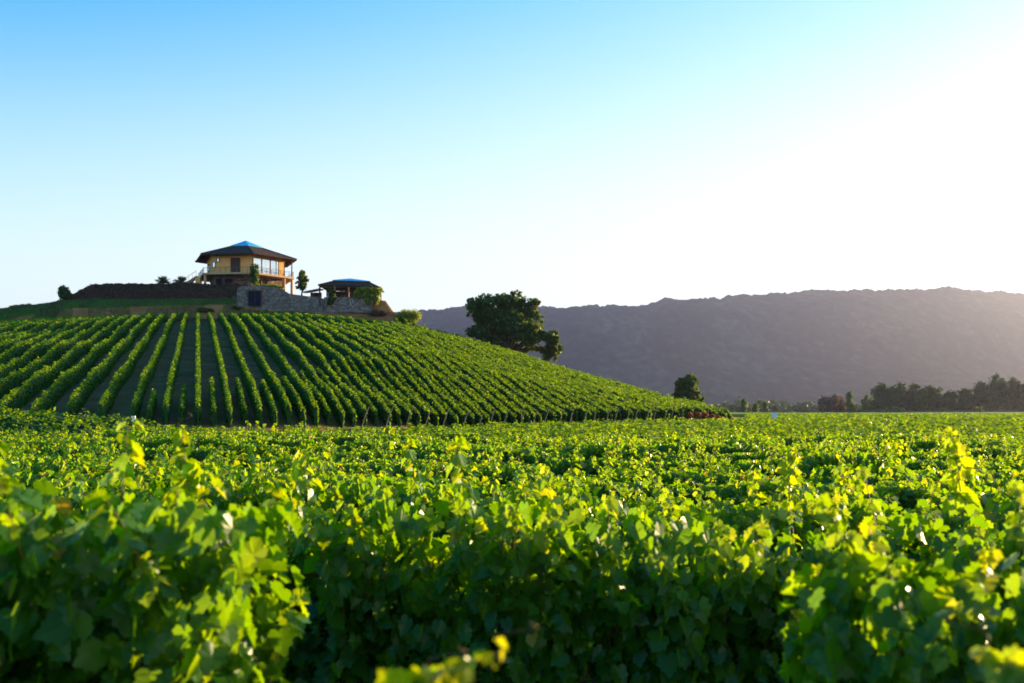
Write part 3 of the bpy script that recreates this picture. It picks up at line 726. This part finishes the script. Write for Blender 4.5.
BU = [(900, 407, 14, 585, 'long pale round bush below the dense far grove'), (886, 408, 10, 585, 'small bush left of the long pale bush by the far road'), (861, 408.5, 10, 585, 'low dark bush right of the tall slim poplar'),
      (979, 406, 6, 585, 'small yellowish bush beside the far road at the right'), (945, 407, 12, 590, 'low dark bush under the dip of the far groves')]
for i, (px, top, w_, Y, lab) in enumerate(BU): far_tree(px, top, w_, Y, 'poplar', lab, 90+i, 'bush', False, 'bushes along the far road', 500)
# far pale treeline too dense to count
r_ = np.random.default_rng(61); mb = MB()
for i in range(150):
    px = r_.uniform(715, 1040); Yt = r_.uniform(1000, 1500); h = r_.uniform(9, 17)*(.8 if px > 800 else 1); w_ = r_.uniform(4, 9); x = (px-CX)/FPX*Yt
    crown_leaves(mb, [(x, Yt, h*.5, w_, w_, h*.5), (x+w_*.5, Yt, h*.35, w_, w_, h*.36)], 260, 2.4, r_, inner=.3)
tag(mb.build('treeline', M['fartree']), 'pale hazy far-off treeline along the base of the mountain', 'treeline', None, 'stuff')

# ------------------------------------------------------------------ hilltop: hedge, palms, shrubs
def bush(name, loc, dims, n, size, mk, label, cat, seed, group=None, lob=6, stem=True, inner=.3):
    r = np.random.default_rng(seed); root = empty(name, loc)
    lobes = [(r.uniform(-.5, .5)*dims[0], r.uniform(-.5, .5)*dims[1], dims[2]*r.uniform(.3, .75), dims[0]*.5, dims[1]*.5, dims[2]*.27) for _ in range(lob)]
    mb = MB(); crown_leaves(mb, lobes, n, size, r, inner=inner, clump=.15); mb.build('foliage', M[mk], root)
    if stem:
        sb = MB()
        for _ in range(3): sb.tube([(0, 0, -.2), tuple(r.normal(0, .12, 2)*dims[:2])+(dims[2]*.3,), tuple(r.normal(0, .3, 2)*dims[:2])+(dims[2]*.6,)], [.06, .05, .02], 5)
        sb.build('stem', M['bark'], root)
    tag(root, label, cat, group); return root
r_ = np.random.default_rng(71); mb = MB(); pos = []
ts = np.arange(76, 242, .9); hr = []
for t in ts:
    Y = 191.6; x = (t-CX)/FPX*Y; top = EYE+(HOR-np.interp(t, [76, 84, 94, 110, 150, 200, 242], [297, 291, 287, 285.5, 286.3, 285.5, 286]))/FPX*Y
    g = H(x, 190.3); hr.append((x, g, top))
hr = np.array(hr)
nh = 26000; i = r_.integers(0, len(hr), nh); face = r_.random(nh)
x = hr[i, 0]+r_.uniform(-.15, .15, nh); g = hr[i, 1]; tp = hr[i, 2]+.45*vnoise(x, x*0, 1.7, 4)+.25*vnoise(x, x*0, .6, 5)+.12
fz = r_.random(nh); z = g+(tp-g)*fz; y = np.where(face < .62, 190.2+.25*fz, 190.3+2.6*r_.random(nh)); z = np.where(face < .62, z, tp); y = y+r_.normal(0, .1, nh); z = z+r_.normal(0, .07, nh)
nn = np.where((face < .62)[:, None], [[0, -1, .3]], [[0, -.1, 1]])+r_.normal(0, .5, (nh, 3))
put_leaves(mb, HL, HF, np.stack([x, y, z], 1), nn, r_.normal(0, 1, (nh, 3))+[0, 0, -.4], r_.uniform(.14, .28, nh), np.clip(r_.normal(.4, .22, nh), 0, 1))
c = []
for x, g, tp in hr[::6]: c += [(x, 190.45, g-.3), (x, 190.6, tp-.1), (x, 192.6, tp-.1), (x, 192.7, g-.3)]
a = np.arange(len(c)).reshape(-1, 4); b_ = np.roll(a, -1, 1)
mb.add(c, np.stack([a[:-1], b_[:-1], b_[1:], a[1:]], -1).reshape(-1, 4), .2); mb.add(c[:4], [(0, 1, 2, 3)], .2)
tag(mb.build('hedge', M['hedge']), 'long clipped dark brown hedge along the hilltop above the lawn', 'hedge')

x = P(65, 300, 190); bush('bush', (x.x, 190, H(x.x, 190)-.1), (1.7, 1.3, 3.3), 5000, .22, 'oak', 'dark upright bush on the lawn left of the hedge end', 'bush', 81)
def palm(px, py, Y, ln, label, seed):
    r = np.random.default_rng(seed); p = P(px, py, Y); g = H(p.x, Y); root = empty('palm_tree', (p.x, Y, g)); hh = p.z-g
    tb = MB(); tb.tube([(0, 0, -.2), (.03, 0, hh*.5), (0, 0, hh)], [.28, .22, .2], 8); tb.build('trunk', M['bark'], root)
    mb = MB()
    for k in range(46):
        az = r.uniform(0, 6.28); el = r.uniform(-.1, 1.5); L = ln*r.uniform(.8, 1.1); q = np.linspace(0, 1, 9)[:, None]
        hd = np.array([math.cos(az), math.sin(az), 0]); pp = np.array([0, 0, hh])+q*L*math.cos(el)*hd+np.array([0, 0, 1])*(q*L*math.sin(el)-.3*L*q**2)
        mb.tube(pp, np.linspace(.03, .008, 9), 4)
        s = np.cross(hd, [0, 0, 1]); u_ = np.linspace(.12, 1, 22); qq = np.stack([np.interp(u_, q[:, 0], pp[:, c_]) for c_ in range(3)], 1)
        for sg in (-1, 1):
            m_ = len(qq); fw = unit(pp[-1]-pp[4])
            put_leaves(mb, QL*[.10, 1, .4], QF, qq, np.tile([0, 0, 1.], (m_, 1))+r.normal(0, .2, (m_, 3)), np.tile(sg*s*.8+fw*.9, (m_, 1))+r.normal(0, .1, (m_, 3)), .42*L/1.6*np.sin(np.pi*(.15+.8*u_))+.08, np.clip(r.normal(.4, .2, m_), 0, 1))
    mb.build('crown', M['palm'], root); tag(root, label, 'palm tree', 'palms behind the hedge')
palm(163, 283, 196, 2.1, 'small palm behind the hedge, the left one of the pair', 1)
palm(181, 283, 197, 2.0, 'small palm behind the hedge, the right one nearer the stairs', 2)
def cyp(px, topy, boty, wpx, Y, label, mk='oak', name='round_tree', n=5000):
    a = P(px, topy, Y); b2 = P(px, boty, Y); g = H(a.x, Y); w_ = wpx/2*Y/FPX; h0 = b2.z-g; h1 = a.z-g
    lobes = [(0, 0, h0+(h1-h0)*(.14+.72*i/4), w_*[.8, .95, .9, .8, .6][i], w_*.8, (h1-h0)*.17) for i in range(5)]
    return tree(name, (a.x, Y, g), lobes, n, .24, mk, label, rad=.16, seed=int(px), inner=.5)
cyp(302.3, 270, 290, 11, 190.5, 'narrow dark clipped tree between the round house and the pavilion')
P0 = P(254, 284, 189.6); bush('climbing_shrub', (P0.x, 189.6, H(P0.x, 189.6)-.1), (.95, .7, 4.9), 2600, .22, 'poplar', 'tall green shrub in front of the glazed wall of the house', 'shrub', 82, inner=.2, lob=9)
P0 = P(268, 287, 189.2); bush('low_shrub', (P0.x, 189.3, H(P0.x, 189.3)-.1), (3.4, .6, .95), 2600, .2, 'shrub', 'low yellow green shrub along the top of the stone wall', 'shrub', 83)
P0 = P(402, 320, 190); bush('shrub', (P0.x, 190, P0.z-1.3), (4.2, 3, 3.4), 7000, .22, 'shrub', 'rounded yellow green shrub on the hill crest right of the pavilion', 'shrub', 84)
P0 = P(381, 316, 187); bush('shrub', (P0.x, 187, P0.z-.3), (2.6, 1.6, 1.5), 2600, .2, 'brownleaf', 'brown dry shrub below the right side of the pavilion', 'shrub', 85)
P0 = P(205, 309, 186.5); bush('shrub', (P0.x, 186.2, H(P0.x, 186.2)-.15), (2.2, 1, .9), 1800, .18, 'oak', 'low dark green shrub on the earth bank below the hedge', 'shrub', 86)
P0 = P(232, 307, 186.5); bush('shrub', (P0.x+1, 186.6, H(P0.x+1, 186.6)-.15), (1.2, .8, .8), 900, .18, 'oak', 'small dark green shrub at the left foot of the stone retaining wall', 'shrub', 87)

# ------------------------------------------------------------------ stone retaining wall with dark door
root = empty('retaining_wall', (P(280, 309, 187.3).x, 187.3, 22))
def wloc(p): return (p[0]-root.location.x, p[1]-root.location.y, p[2]-root.location.z)
ws = [(236.5, 309, 289), (238.5, 309, 286.5), (246, 309, 286), (250, 309, 286), (260, 309, 286), (272, 309.5, 287), (282, 310, 289), (286, 310.5, 292), (290, 311, 294.5), (300, 311.5, 296), (312, 312, 296.5), (319, 313, 297.5), (324, 313, 299)]
r_ = random.Random(5)
px_ = np.arange(236.5, 324.1, .75); mbw = MB(); vs = []
for t in px_:
    bt = np.interp(t, [w_[0] for w_ in ws], [w_[1] for w_ in ws])+2; tp = np.interp(t, [w_[0] for w_ in ws], [w_[2] for w_ in ws])+r_.uniform(-.25, .25)
    a = P(t, bt, 187.2); b2 = P(t, tp, 187.5); n_ = [r_.uniform(-.06, .06) for _ in range(3)]
    vs += [wloc((a.x, 187.15+n_[0], a.z)), wloc((a.x, 187.35+n_[1], (a.z+b2.z)/2)), wloc((a.x, 187.5+n_[2], b2.z)), wloc((a.x, 188.3, b2.z)), wloc((a.x, 188.3, a.z))]
a = np.arange(len(vs)).reshape(-1, 5); b_ = np.roll(a, -1, 1)
mbw.add(vs, np.stack([a[:-1], b_[:-1], b_[1:], a[1:]], -1).reshape(-1, 4)); mbw.add(vs[:5], [(0, 1, 2, 3, 4)]); mbw.add(vs[-5:], [(4, 3, 2, 1, 0)])
mbw.build('stonework', M['stone'], root)
dA, dB = P(248.8, 306, 187.05), P(260.8, 291.3, 187.05)
cxd, czd = (dA.x+dB.x)/2, (dA.z+dB.z)/2; wd, hd_ = dB.x-dA.x, dB.z-dA.z
db = MB(); db.box(wloc((cxd, 187.0, czd)), (wd, .16, hd_)); door = db.build('door', M['doorblue'], root)
fb = MB(); fb.box(wloc((cxd, 186.98, czd+hd_/2+.11)), (wd+.5, .3, .2)); fb.box(wloc((cxd-wd/2-.08, 186.98, czd)), (.14, .26, hd_)); fb.box(wloc((cxd+wd/2+.08, 186.98, czd)), (.14, .26, hd_)); fb.box(wloc((cxd, 186.93, czd)), (.07, .1, hd_-.05))
fb.build('frame', M['wood'], door)
hb = MB(); hb.box(wloc((cxd+.18, 186.86, czd-.1)), (.06, .08, .3)); hb.build('handle', M['metal'], door)
tag(root, 'grey rubble stone retaining wall with a dark blue door, descending to the right', 'retaining wall')

# ------------------------------------------------------------------ the round house
HC = (-53.5, 200.0, 25.9)
house = empty('round_house', HC); tag(house, 'ochre hexagonal two storey house with wide brown roof and blue roof cap on the hilltop', 'house')
PH = math.radians(23)
def hexp(R, z, k, a0=PH):      # k-th corner, 0 is the front one, growing to the right
    a = a0+k*math.pi/3; return (R*math.sin(a), -R*math.cos(a), z)
def prism(mb, R0, z0, R1, z1, cap=True, n=6, mi=0):
    v = [hexp(R0, z0, k) for k in range(n)]+[hexp(R1, z1, k) for k in range(n)]
    mb.add(v, [(k, (k+1) % n, n+(k+1) % n, n+k) for k in range(n)], .3, mi)
    if cap: mb.add(v, [tuple(range(n))[::-1], tuple(range(n, 2*n))], .3, mi)
    return mb
prism(MB(), 7.5, -.6, 7.5, 3.2).build('lower_wall', M['stone_dark'], house)
prism(MB(), 8.1, 3.58, 8.1, 7.75).build('upper_wall', M['ochre'], house)
prism(MB(), 10.1, 3.22, 10.1, 3.56).build('balcony_slab', M['concrete'], house)
# roof: lower hip with thick eaves, and the blue cap above it
rb = MB(); v = [hexp(10.65, 6.95, k) for k in range(6)]+[hexp(10.65, 7.12, k) for k in range(6)]+[hexp(3.1, 9.62, k) for k in range(6)]+[hexp(3.1, 9.3, k) for k in range(6)]
f = []
for a0, b0 in ((0, 6), (6, 12), (12, 18), (18, 0)):
    f += [(a0+k, a0+(k+1) % 6, b0+(k+1) % 6, b0+k) for k in range(6)]
rb.add(v, f); rf = rb.build('roof', M['tile'], house)
cb = MB(); v = [hexp(3.55, 9.58, k) for k in range(6)]+[hexp(3.55, 9.7, k) for k in range(6)]+[(0, 0, 11.15)]
cb.add(v, [(k, (k+1) % 6, 6+(k+1) % 6, 6+k) for k in range(6)]); cb.add(v, [(6+k, 6+(k+1) % 6, 12) for k in range(6)]); cb.add(v, [(5, 4, 3, 2, 1, 0)])
cb.build('roof_cap', M['bluecap'], rf)
hb = MB()
for k in range(6): hb.tube([hexp(3.4, 9.6, k), hexp(10.67, 7.2, k)], .09, 5)
hb.build('hip_ridge', M['wood'], rf)
bb = MB()
for k in range(6):
    for q in range(1, 8):
        a = Vector(hexp(8, 7.75, k)).lerp(Vector(hexp(8, 7.75, k+1)), q/8); b2 = Vector(hexp(10.0, 6.98, k)).lerp(Vector(hexp(10.1, 7.1, k+1)), q/8)
        bb.tube([a-Vector((0, 0, .2)), b2-Vector((0, 0, .0))], .07, 4)
bb.build('rafters', M['wood'], rf)
def facebox(k, u0, u1, z0, z1, R, depth, proud=0, mb=None):
    """box lying on face k (between corner k and k+1); u runs 0..1 left to right as seen from outside"""
    a = Vector(hexp(R, 0, k)); b2 = Vector(hexp(R, 0, k+1)); n_ = ((a+b2)/2).normalized(); ang = math.atan2((b2-a).y, (b2-a).x)
    p = a.lerp(b2, (u0+u1)/2)+n_*(proud); L = (b2-a).length*(u1-u0)
    (mb or MB()).box((p.x, p.y, (z0+z1)/2), (L, depth, z1-z0), ang); return mb
def opening(kind, k, u0, u1, z0, z1, panes, glassmat='glass', label=None, R=8.1):
    m1 = MB(); facebox(k, u0, u1, z0, z1, R, .08, .03, m1); o = m1.build(kind, M['wood' if kind == 'door' else glassmat], house)
    m2 = MB(); w_ = .012
    facebox(k, u0-w_, u0, z0-.08, z1+.08, R, .22, .05, m2); facebox(k, u1, u1+w_, z0-.08, z1+.08, R, .22, .05, m2)
    facebox(k, u0, u1, z1, z1+.1, R, .2, .05, m2); facebox(k, u0, u1, z0-.1, z0, R, .2, .05, m2)
    for q in range(1, panes): facebox(k, u0+(u1-u0)*q/panes-.004, u0+(u1-u0)*q/panes+.004, z0, z1, R, .12, .06, m2)
    m2.build('frame', M['wood'], o)
    if label: o['label'] = label
    return o
# face -1 is the long front-left one, face 0 the glazed front-right one
opening('door', -1, .49, .70, 3.7, 6.5, 2)
opening('window', -1, .03, .085, 4.9, 5.75, 1, label='small square window')
opening('window', -1, .14, .18, 5.9, 6.5, 1, label='tiny high window')
for q, (u0, u1) in enumerate([(.04, .28), (.30, .54), (.56, .80)]): opening('window', 0, u0, u1, 3.75, 6.55, 1, label='tall glazed window panel')
opening('window', -2, .3, .6, 4.6, 5.8, 1)
opening('window', 1, .1, .4, 3.8, 6.5, 1); opening('window', 1, .5, .85, 3.8, 6.5, 1)
for q, (u0, u1) in enumerate([(.06, .2), (.3, .5)]): opening('window', -1, u0, u1, .2, 2.6, 1, 'doorblue', R=7.5)
opening('door', 0, .3, .5, 0, 2.5, 1, R=7.5)
# railing
rl = MB()
for k in (-2, -1, 0, 1):
    A, B = Vector(hexp(9.95, 3.56, k)), Vector(hexp(9.95, 3.56, k+1))
    for q in range(9):
        p = A.lerp(B, q/9); rl.box((p.x, p.y, 4.07), (.06, .06, 1.02))
    for zz in (3.95, 4.3, 4.6): rl.tube([A+Vector((0, 0, zz-3.56)), B+Vector((0, 0, zz-3.56))], .022 if zz < 4.6 else .04, 4)
rl.build('railing', M['metal'], house)
for k, R_, mk in ((1, 9.6, 'tan'), (0, 9.6, 'wood'), (-1, 9.6, 'tan'), (-2, 9.6, 'tan'), (2, 9.6, 'tan')):
    p = hexp(R_, 0, k)
    if k in (1, 2): MB().tube([(p[0], p[1], 3.57), (p[0], p[1], 7.2)], .13, 8).build('column', M['wood'], house)
    MB().tube([(p[0], p[1], -.6), (p[0], p[1], 3.2)], .27, 8).build('column', M['tan'], house)
pa = Vector(hexp(9.6, 0, 0)).lerp(Vector(hexp(9.6, 0, 1)), .8)
MB().tube([(pa.x, pa.y, -.6), (pa.x, pa.y, 3.2)], .22, 8).build('column', M['tan'], house)
MB().tube([(pa.x, pa.y, 3.57), (pa.x, pa.y, 7.3)], .1, 8).build('column', M['wood'], house)
# staircase down to the left
st = MB(); A = Vector((-8.6, -3.6, 3.5)); 
for q in range(16): st.box((A.x-.3*q, A.y, A.z-.2*q-.1), (.34, 1.3, .14))
for sy in (-.68, .68): st.tube([(A.x, A.y+sy, A.z-.15), (A.x-4.6, A.y+sy, A.z-3.2)], .16, 4)
sr = st.build('staircase', M['tan'], house)
hr_ = MB()
for sy in (-.68,):
    hr_.tube([(A.x, A.y+sy, A.z+.95), (A.x-4.6, A.y+sy, A.z-2.1)], .04, 4)
    for q in range(7): hr_.box((A.x-.75*q, A.y+sy, A.z-.5*q+.45), (.05, .05, 1.0))
hr_.build('handrail', M['metal'], sr)
MB().box((-8.1, -4.3, 1.5), (1.0, .9, 3.4)).build('pier', M['ochre'], house)

# ------------------------------------------------------------------ pavilion with climber
PC = P(350, 298, 191); PZ = 24.1
pav = empty('pavilion', (PC.x, 191, PZ)); tag(pav, 'open brown roofed pavilion with blue roof top on the right of the hilltop', 'pavilion')
def rp(px, py, Y=191.): p = P(px, py, Y); return (p.x-PC.x, Y-191., p.z-PZ)
xl, xr = rp(322, 0)[0], rp(381.5, 0)[0]
ez = rp(350, 287)[2]
rb = MB(); v = [(xl, -4.2, ez), (xr, -4.2, ez-.35), (xr, 4.2, ez-.35), (xl, 4.2, ez), (rp(336, 0)[0], -1.8, ez+1.05), (rp(370, 0)[0], -1.8, ez+.85), (rp(370, 0)[0], 1.8, ez+.85), (rp(336, 0)[0], 1.8, ez+1.05)]
v += [(a, b2, c_-.2) for a, b2, c_ in v[:4]]
rb.add(v, [(0, 1, 5, 4), (1, 2, 6, 5), (2, 3, 7, 6), (3, 0, 4, 7), (8, 9, 1, 0), (9, 10, 2, 1), (10, 11, 3, 2), (11, 8, 0, 3), (8, 11, 10, 9)])
prf = rb.build('roof', M['tile'], pav)
cb = MB(); x0, x1 = rp(334.5, 0)[0], rp(371.5, 0)[0]
v = [(x0, -2.1, ez+1.0), (x1, -2.1, ez+.8), (x1, 2.1, ez+.8), (x0, 2.1, ez+1.0), (x0, -2.1, ez+1.1), (x1, -2.1, ez+.9), (x1, 2.1, ez+.9), (x0, 2.1, ez+1.1), (rp(350, 0)[0], 0, ez+1.65)]
cb.add(v, [(0, 1, 5, 4), (1, 2, 6, 5), (2, 3, 7, 6), (3, 0, 4, 7), (3, 2, 1, 0)]); cb.add(v, [(4, 5, 8), (5, 6, 8), (6, 7, 8), (7, 4, 8)]); cb.build('roof_cap', M['bluecap'], prf)
for px in (323.5, 338, 352, 366, 372, 378.5):
    for y_ in ((-3.7, 3.7)):
        zb = -1.6 if px < 325 else -.3
        a = rp(px, 0)[0]; MB().tube([(a, y_, zb), (a, y_, ez-.1)], .15, 7).build('column', M['tan' if px > 330 else 'wood'], pav)
MB().box(((xl+xr)/2, -3.7, ez-.42), (xr-xl-.8, .2, .34)).build('beam', M['wood'], pav)
MB().box((rp(345, 0)[0], 2.4, ez/2-.3), (6.6, .2, ez-.5)).build('back_wall', M['stone_dark'], pav)
sb = MB(); a, b2 = rp(328, 0)[0], rp(375, 0)[0]
sb.box(((a+b2)/2, -.2, -1.35), (b2-a, 7.6, 2.9)); sb.build('stone_base', M['stone'], pav)
lb = MB(); lx0, lx1 = rp(304, 0)[0], rp(321.5, 0)[0]; zt = rp(320, 288)[2]
v = [(lx0, -2.4, zt-1.0), (lx1, -2.4, zt-.35), (lx1, 2.4, zt), (lx0, 2.4, zt-.6)]; v += [(a, b2, c_-.15) for a, b2, c_ in v]
lb.add(v, [(0, 1, 2, 3), (7, 6, 5, 4), (0, 4, 5, 1), (1, 5, 6, 2), (2, 6, 7, 3), (3, 7, 4, 0)])
ln = lb.build('side_roof', M['greyroof'], pav)
MB().box(((lx0+lx1)/2+.4, 1.2, zt-1.7), (lx1-lx0-1.2, .2, 1.9)).build('side_wall', M['stone_dark'], pav)
# climber
r_ = np.random.default_rng(91); mb = MB()
def pl(px, py, y_, rx, ry): a = P(px, py, 191+y_); s = 191/FPX; return (a.x-PC.x, y_, a.z-PZ, rx*s, .7, ry*s)
root = empty('climbing_vine', (PC.x, 191, PZ-.2))
crown_leaves(mb, [pl(371, 289, -3.9, 7, 3.5), (pl(378, 290, -3.6, 4, 3)), pl(366, 293, -4, 5, 4), pl(360, 295, -4.1, 5, 2), pl(373, 295, -3.9, 4, 4), pl(377, 298, -3.8, 2.5, 5), pl(368, 299, -4, 2.5, 4), pl(379, 288, -2, 3, 2.5), pl(364, 288, -4.3, 8, 1.6), pl(357, 292, -4.4, 3, 3.5)], 5200, .24, r_, inner=.3)
mb.build('foliage', M['shrub'], root)
tb = MB(); a = pl(369, 306, -4.3, 1, 1); b2 = pl(370, 290, -4.1, 1, 1); tb.tube([a[:3], ((a[0]+b2[0])/2+.1, -4.2, (a[2]+b2[2])/2), b2[:3]], [.08, .07, .04], 6); tb.build('stem', M['bark'], root)
tag(root, 'sunlit yellow green climbing vine over the right corner of the pavilion', 'climbing plant')
root = empty('climbing_vine', (PC.x, 191, PZ-.2)); mb = MB()
crown_leaves(mb, [pl(331, 290, -4, 4, 3), pl(332, 296, -4, 3.5, 5), pl(330, 301, -4, 3, 3)], 1500, .24, r_, inner=.3); mb.build('foliage', M['oak'], root)
tb = MB(); a = pl(331, 306, -4.1, 1, 1); b2 = pl(331, 290, -4, 1, 1); tb.tube([a[:3], b2[:3]], [.07, .04], 6); tb.build('stem', M['bark'], root)
tag(root, 'dark green climbing vine on the left post of the pavilion', 'climbing plant')

# ------------------------------------------------------------------ small markers in the vines
p = P(774.5, 415.5, 112); root = empty('sign', (p.x, 112, 0)); tag(root, 'small pale blue sign on a post standing above the valley vines', 'sign')
MB().box((0, 0, p.z), (.55, .04, .62)).build('board', M['bluewhite'], root); MB().tube([(0, .05, -.1), (0, .05, p.z+.2)], .035, 6).build('post', M['postgrey'], root)
p = P(133.5, 418.5, 57); g = H(p.x, 57); root = empty('marker_post', (p.x, 57, g)); tag(root, 'small white marker post at the foot of the dark hillside', 'marker post')
MB().tube([(0, 0, -.1), (0, 0, p.z-g+.05)], .04, 6).build('post', M['postgrey'], root); MB().box((0, -.02, p.z-g), (.22, .12, .3)).build('cap', M['white'], root)
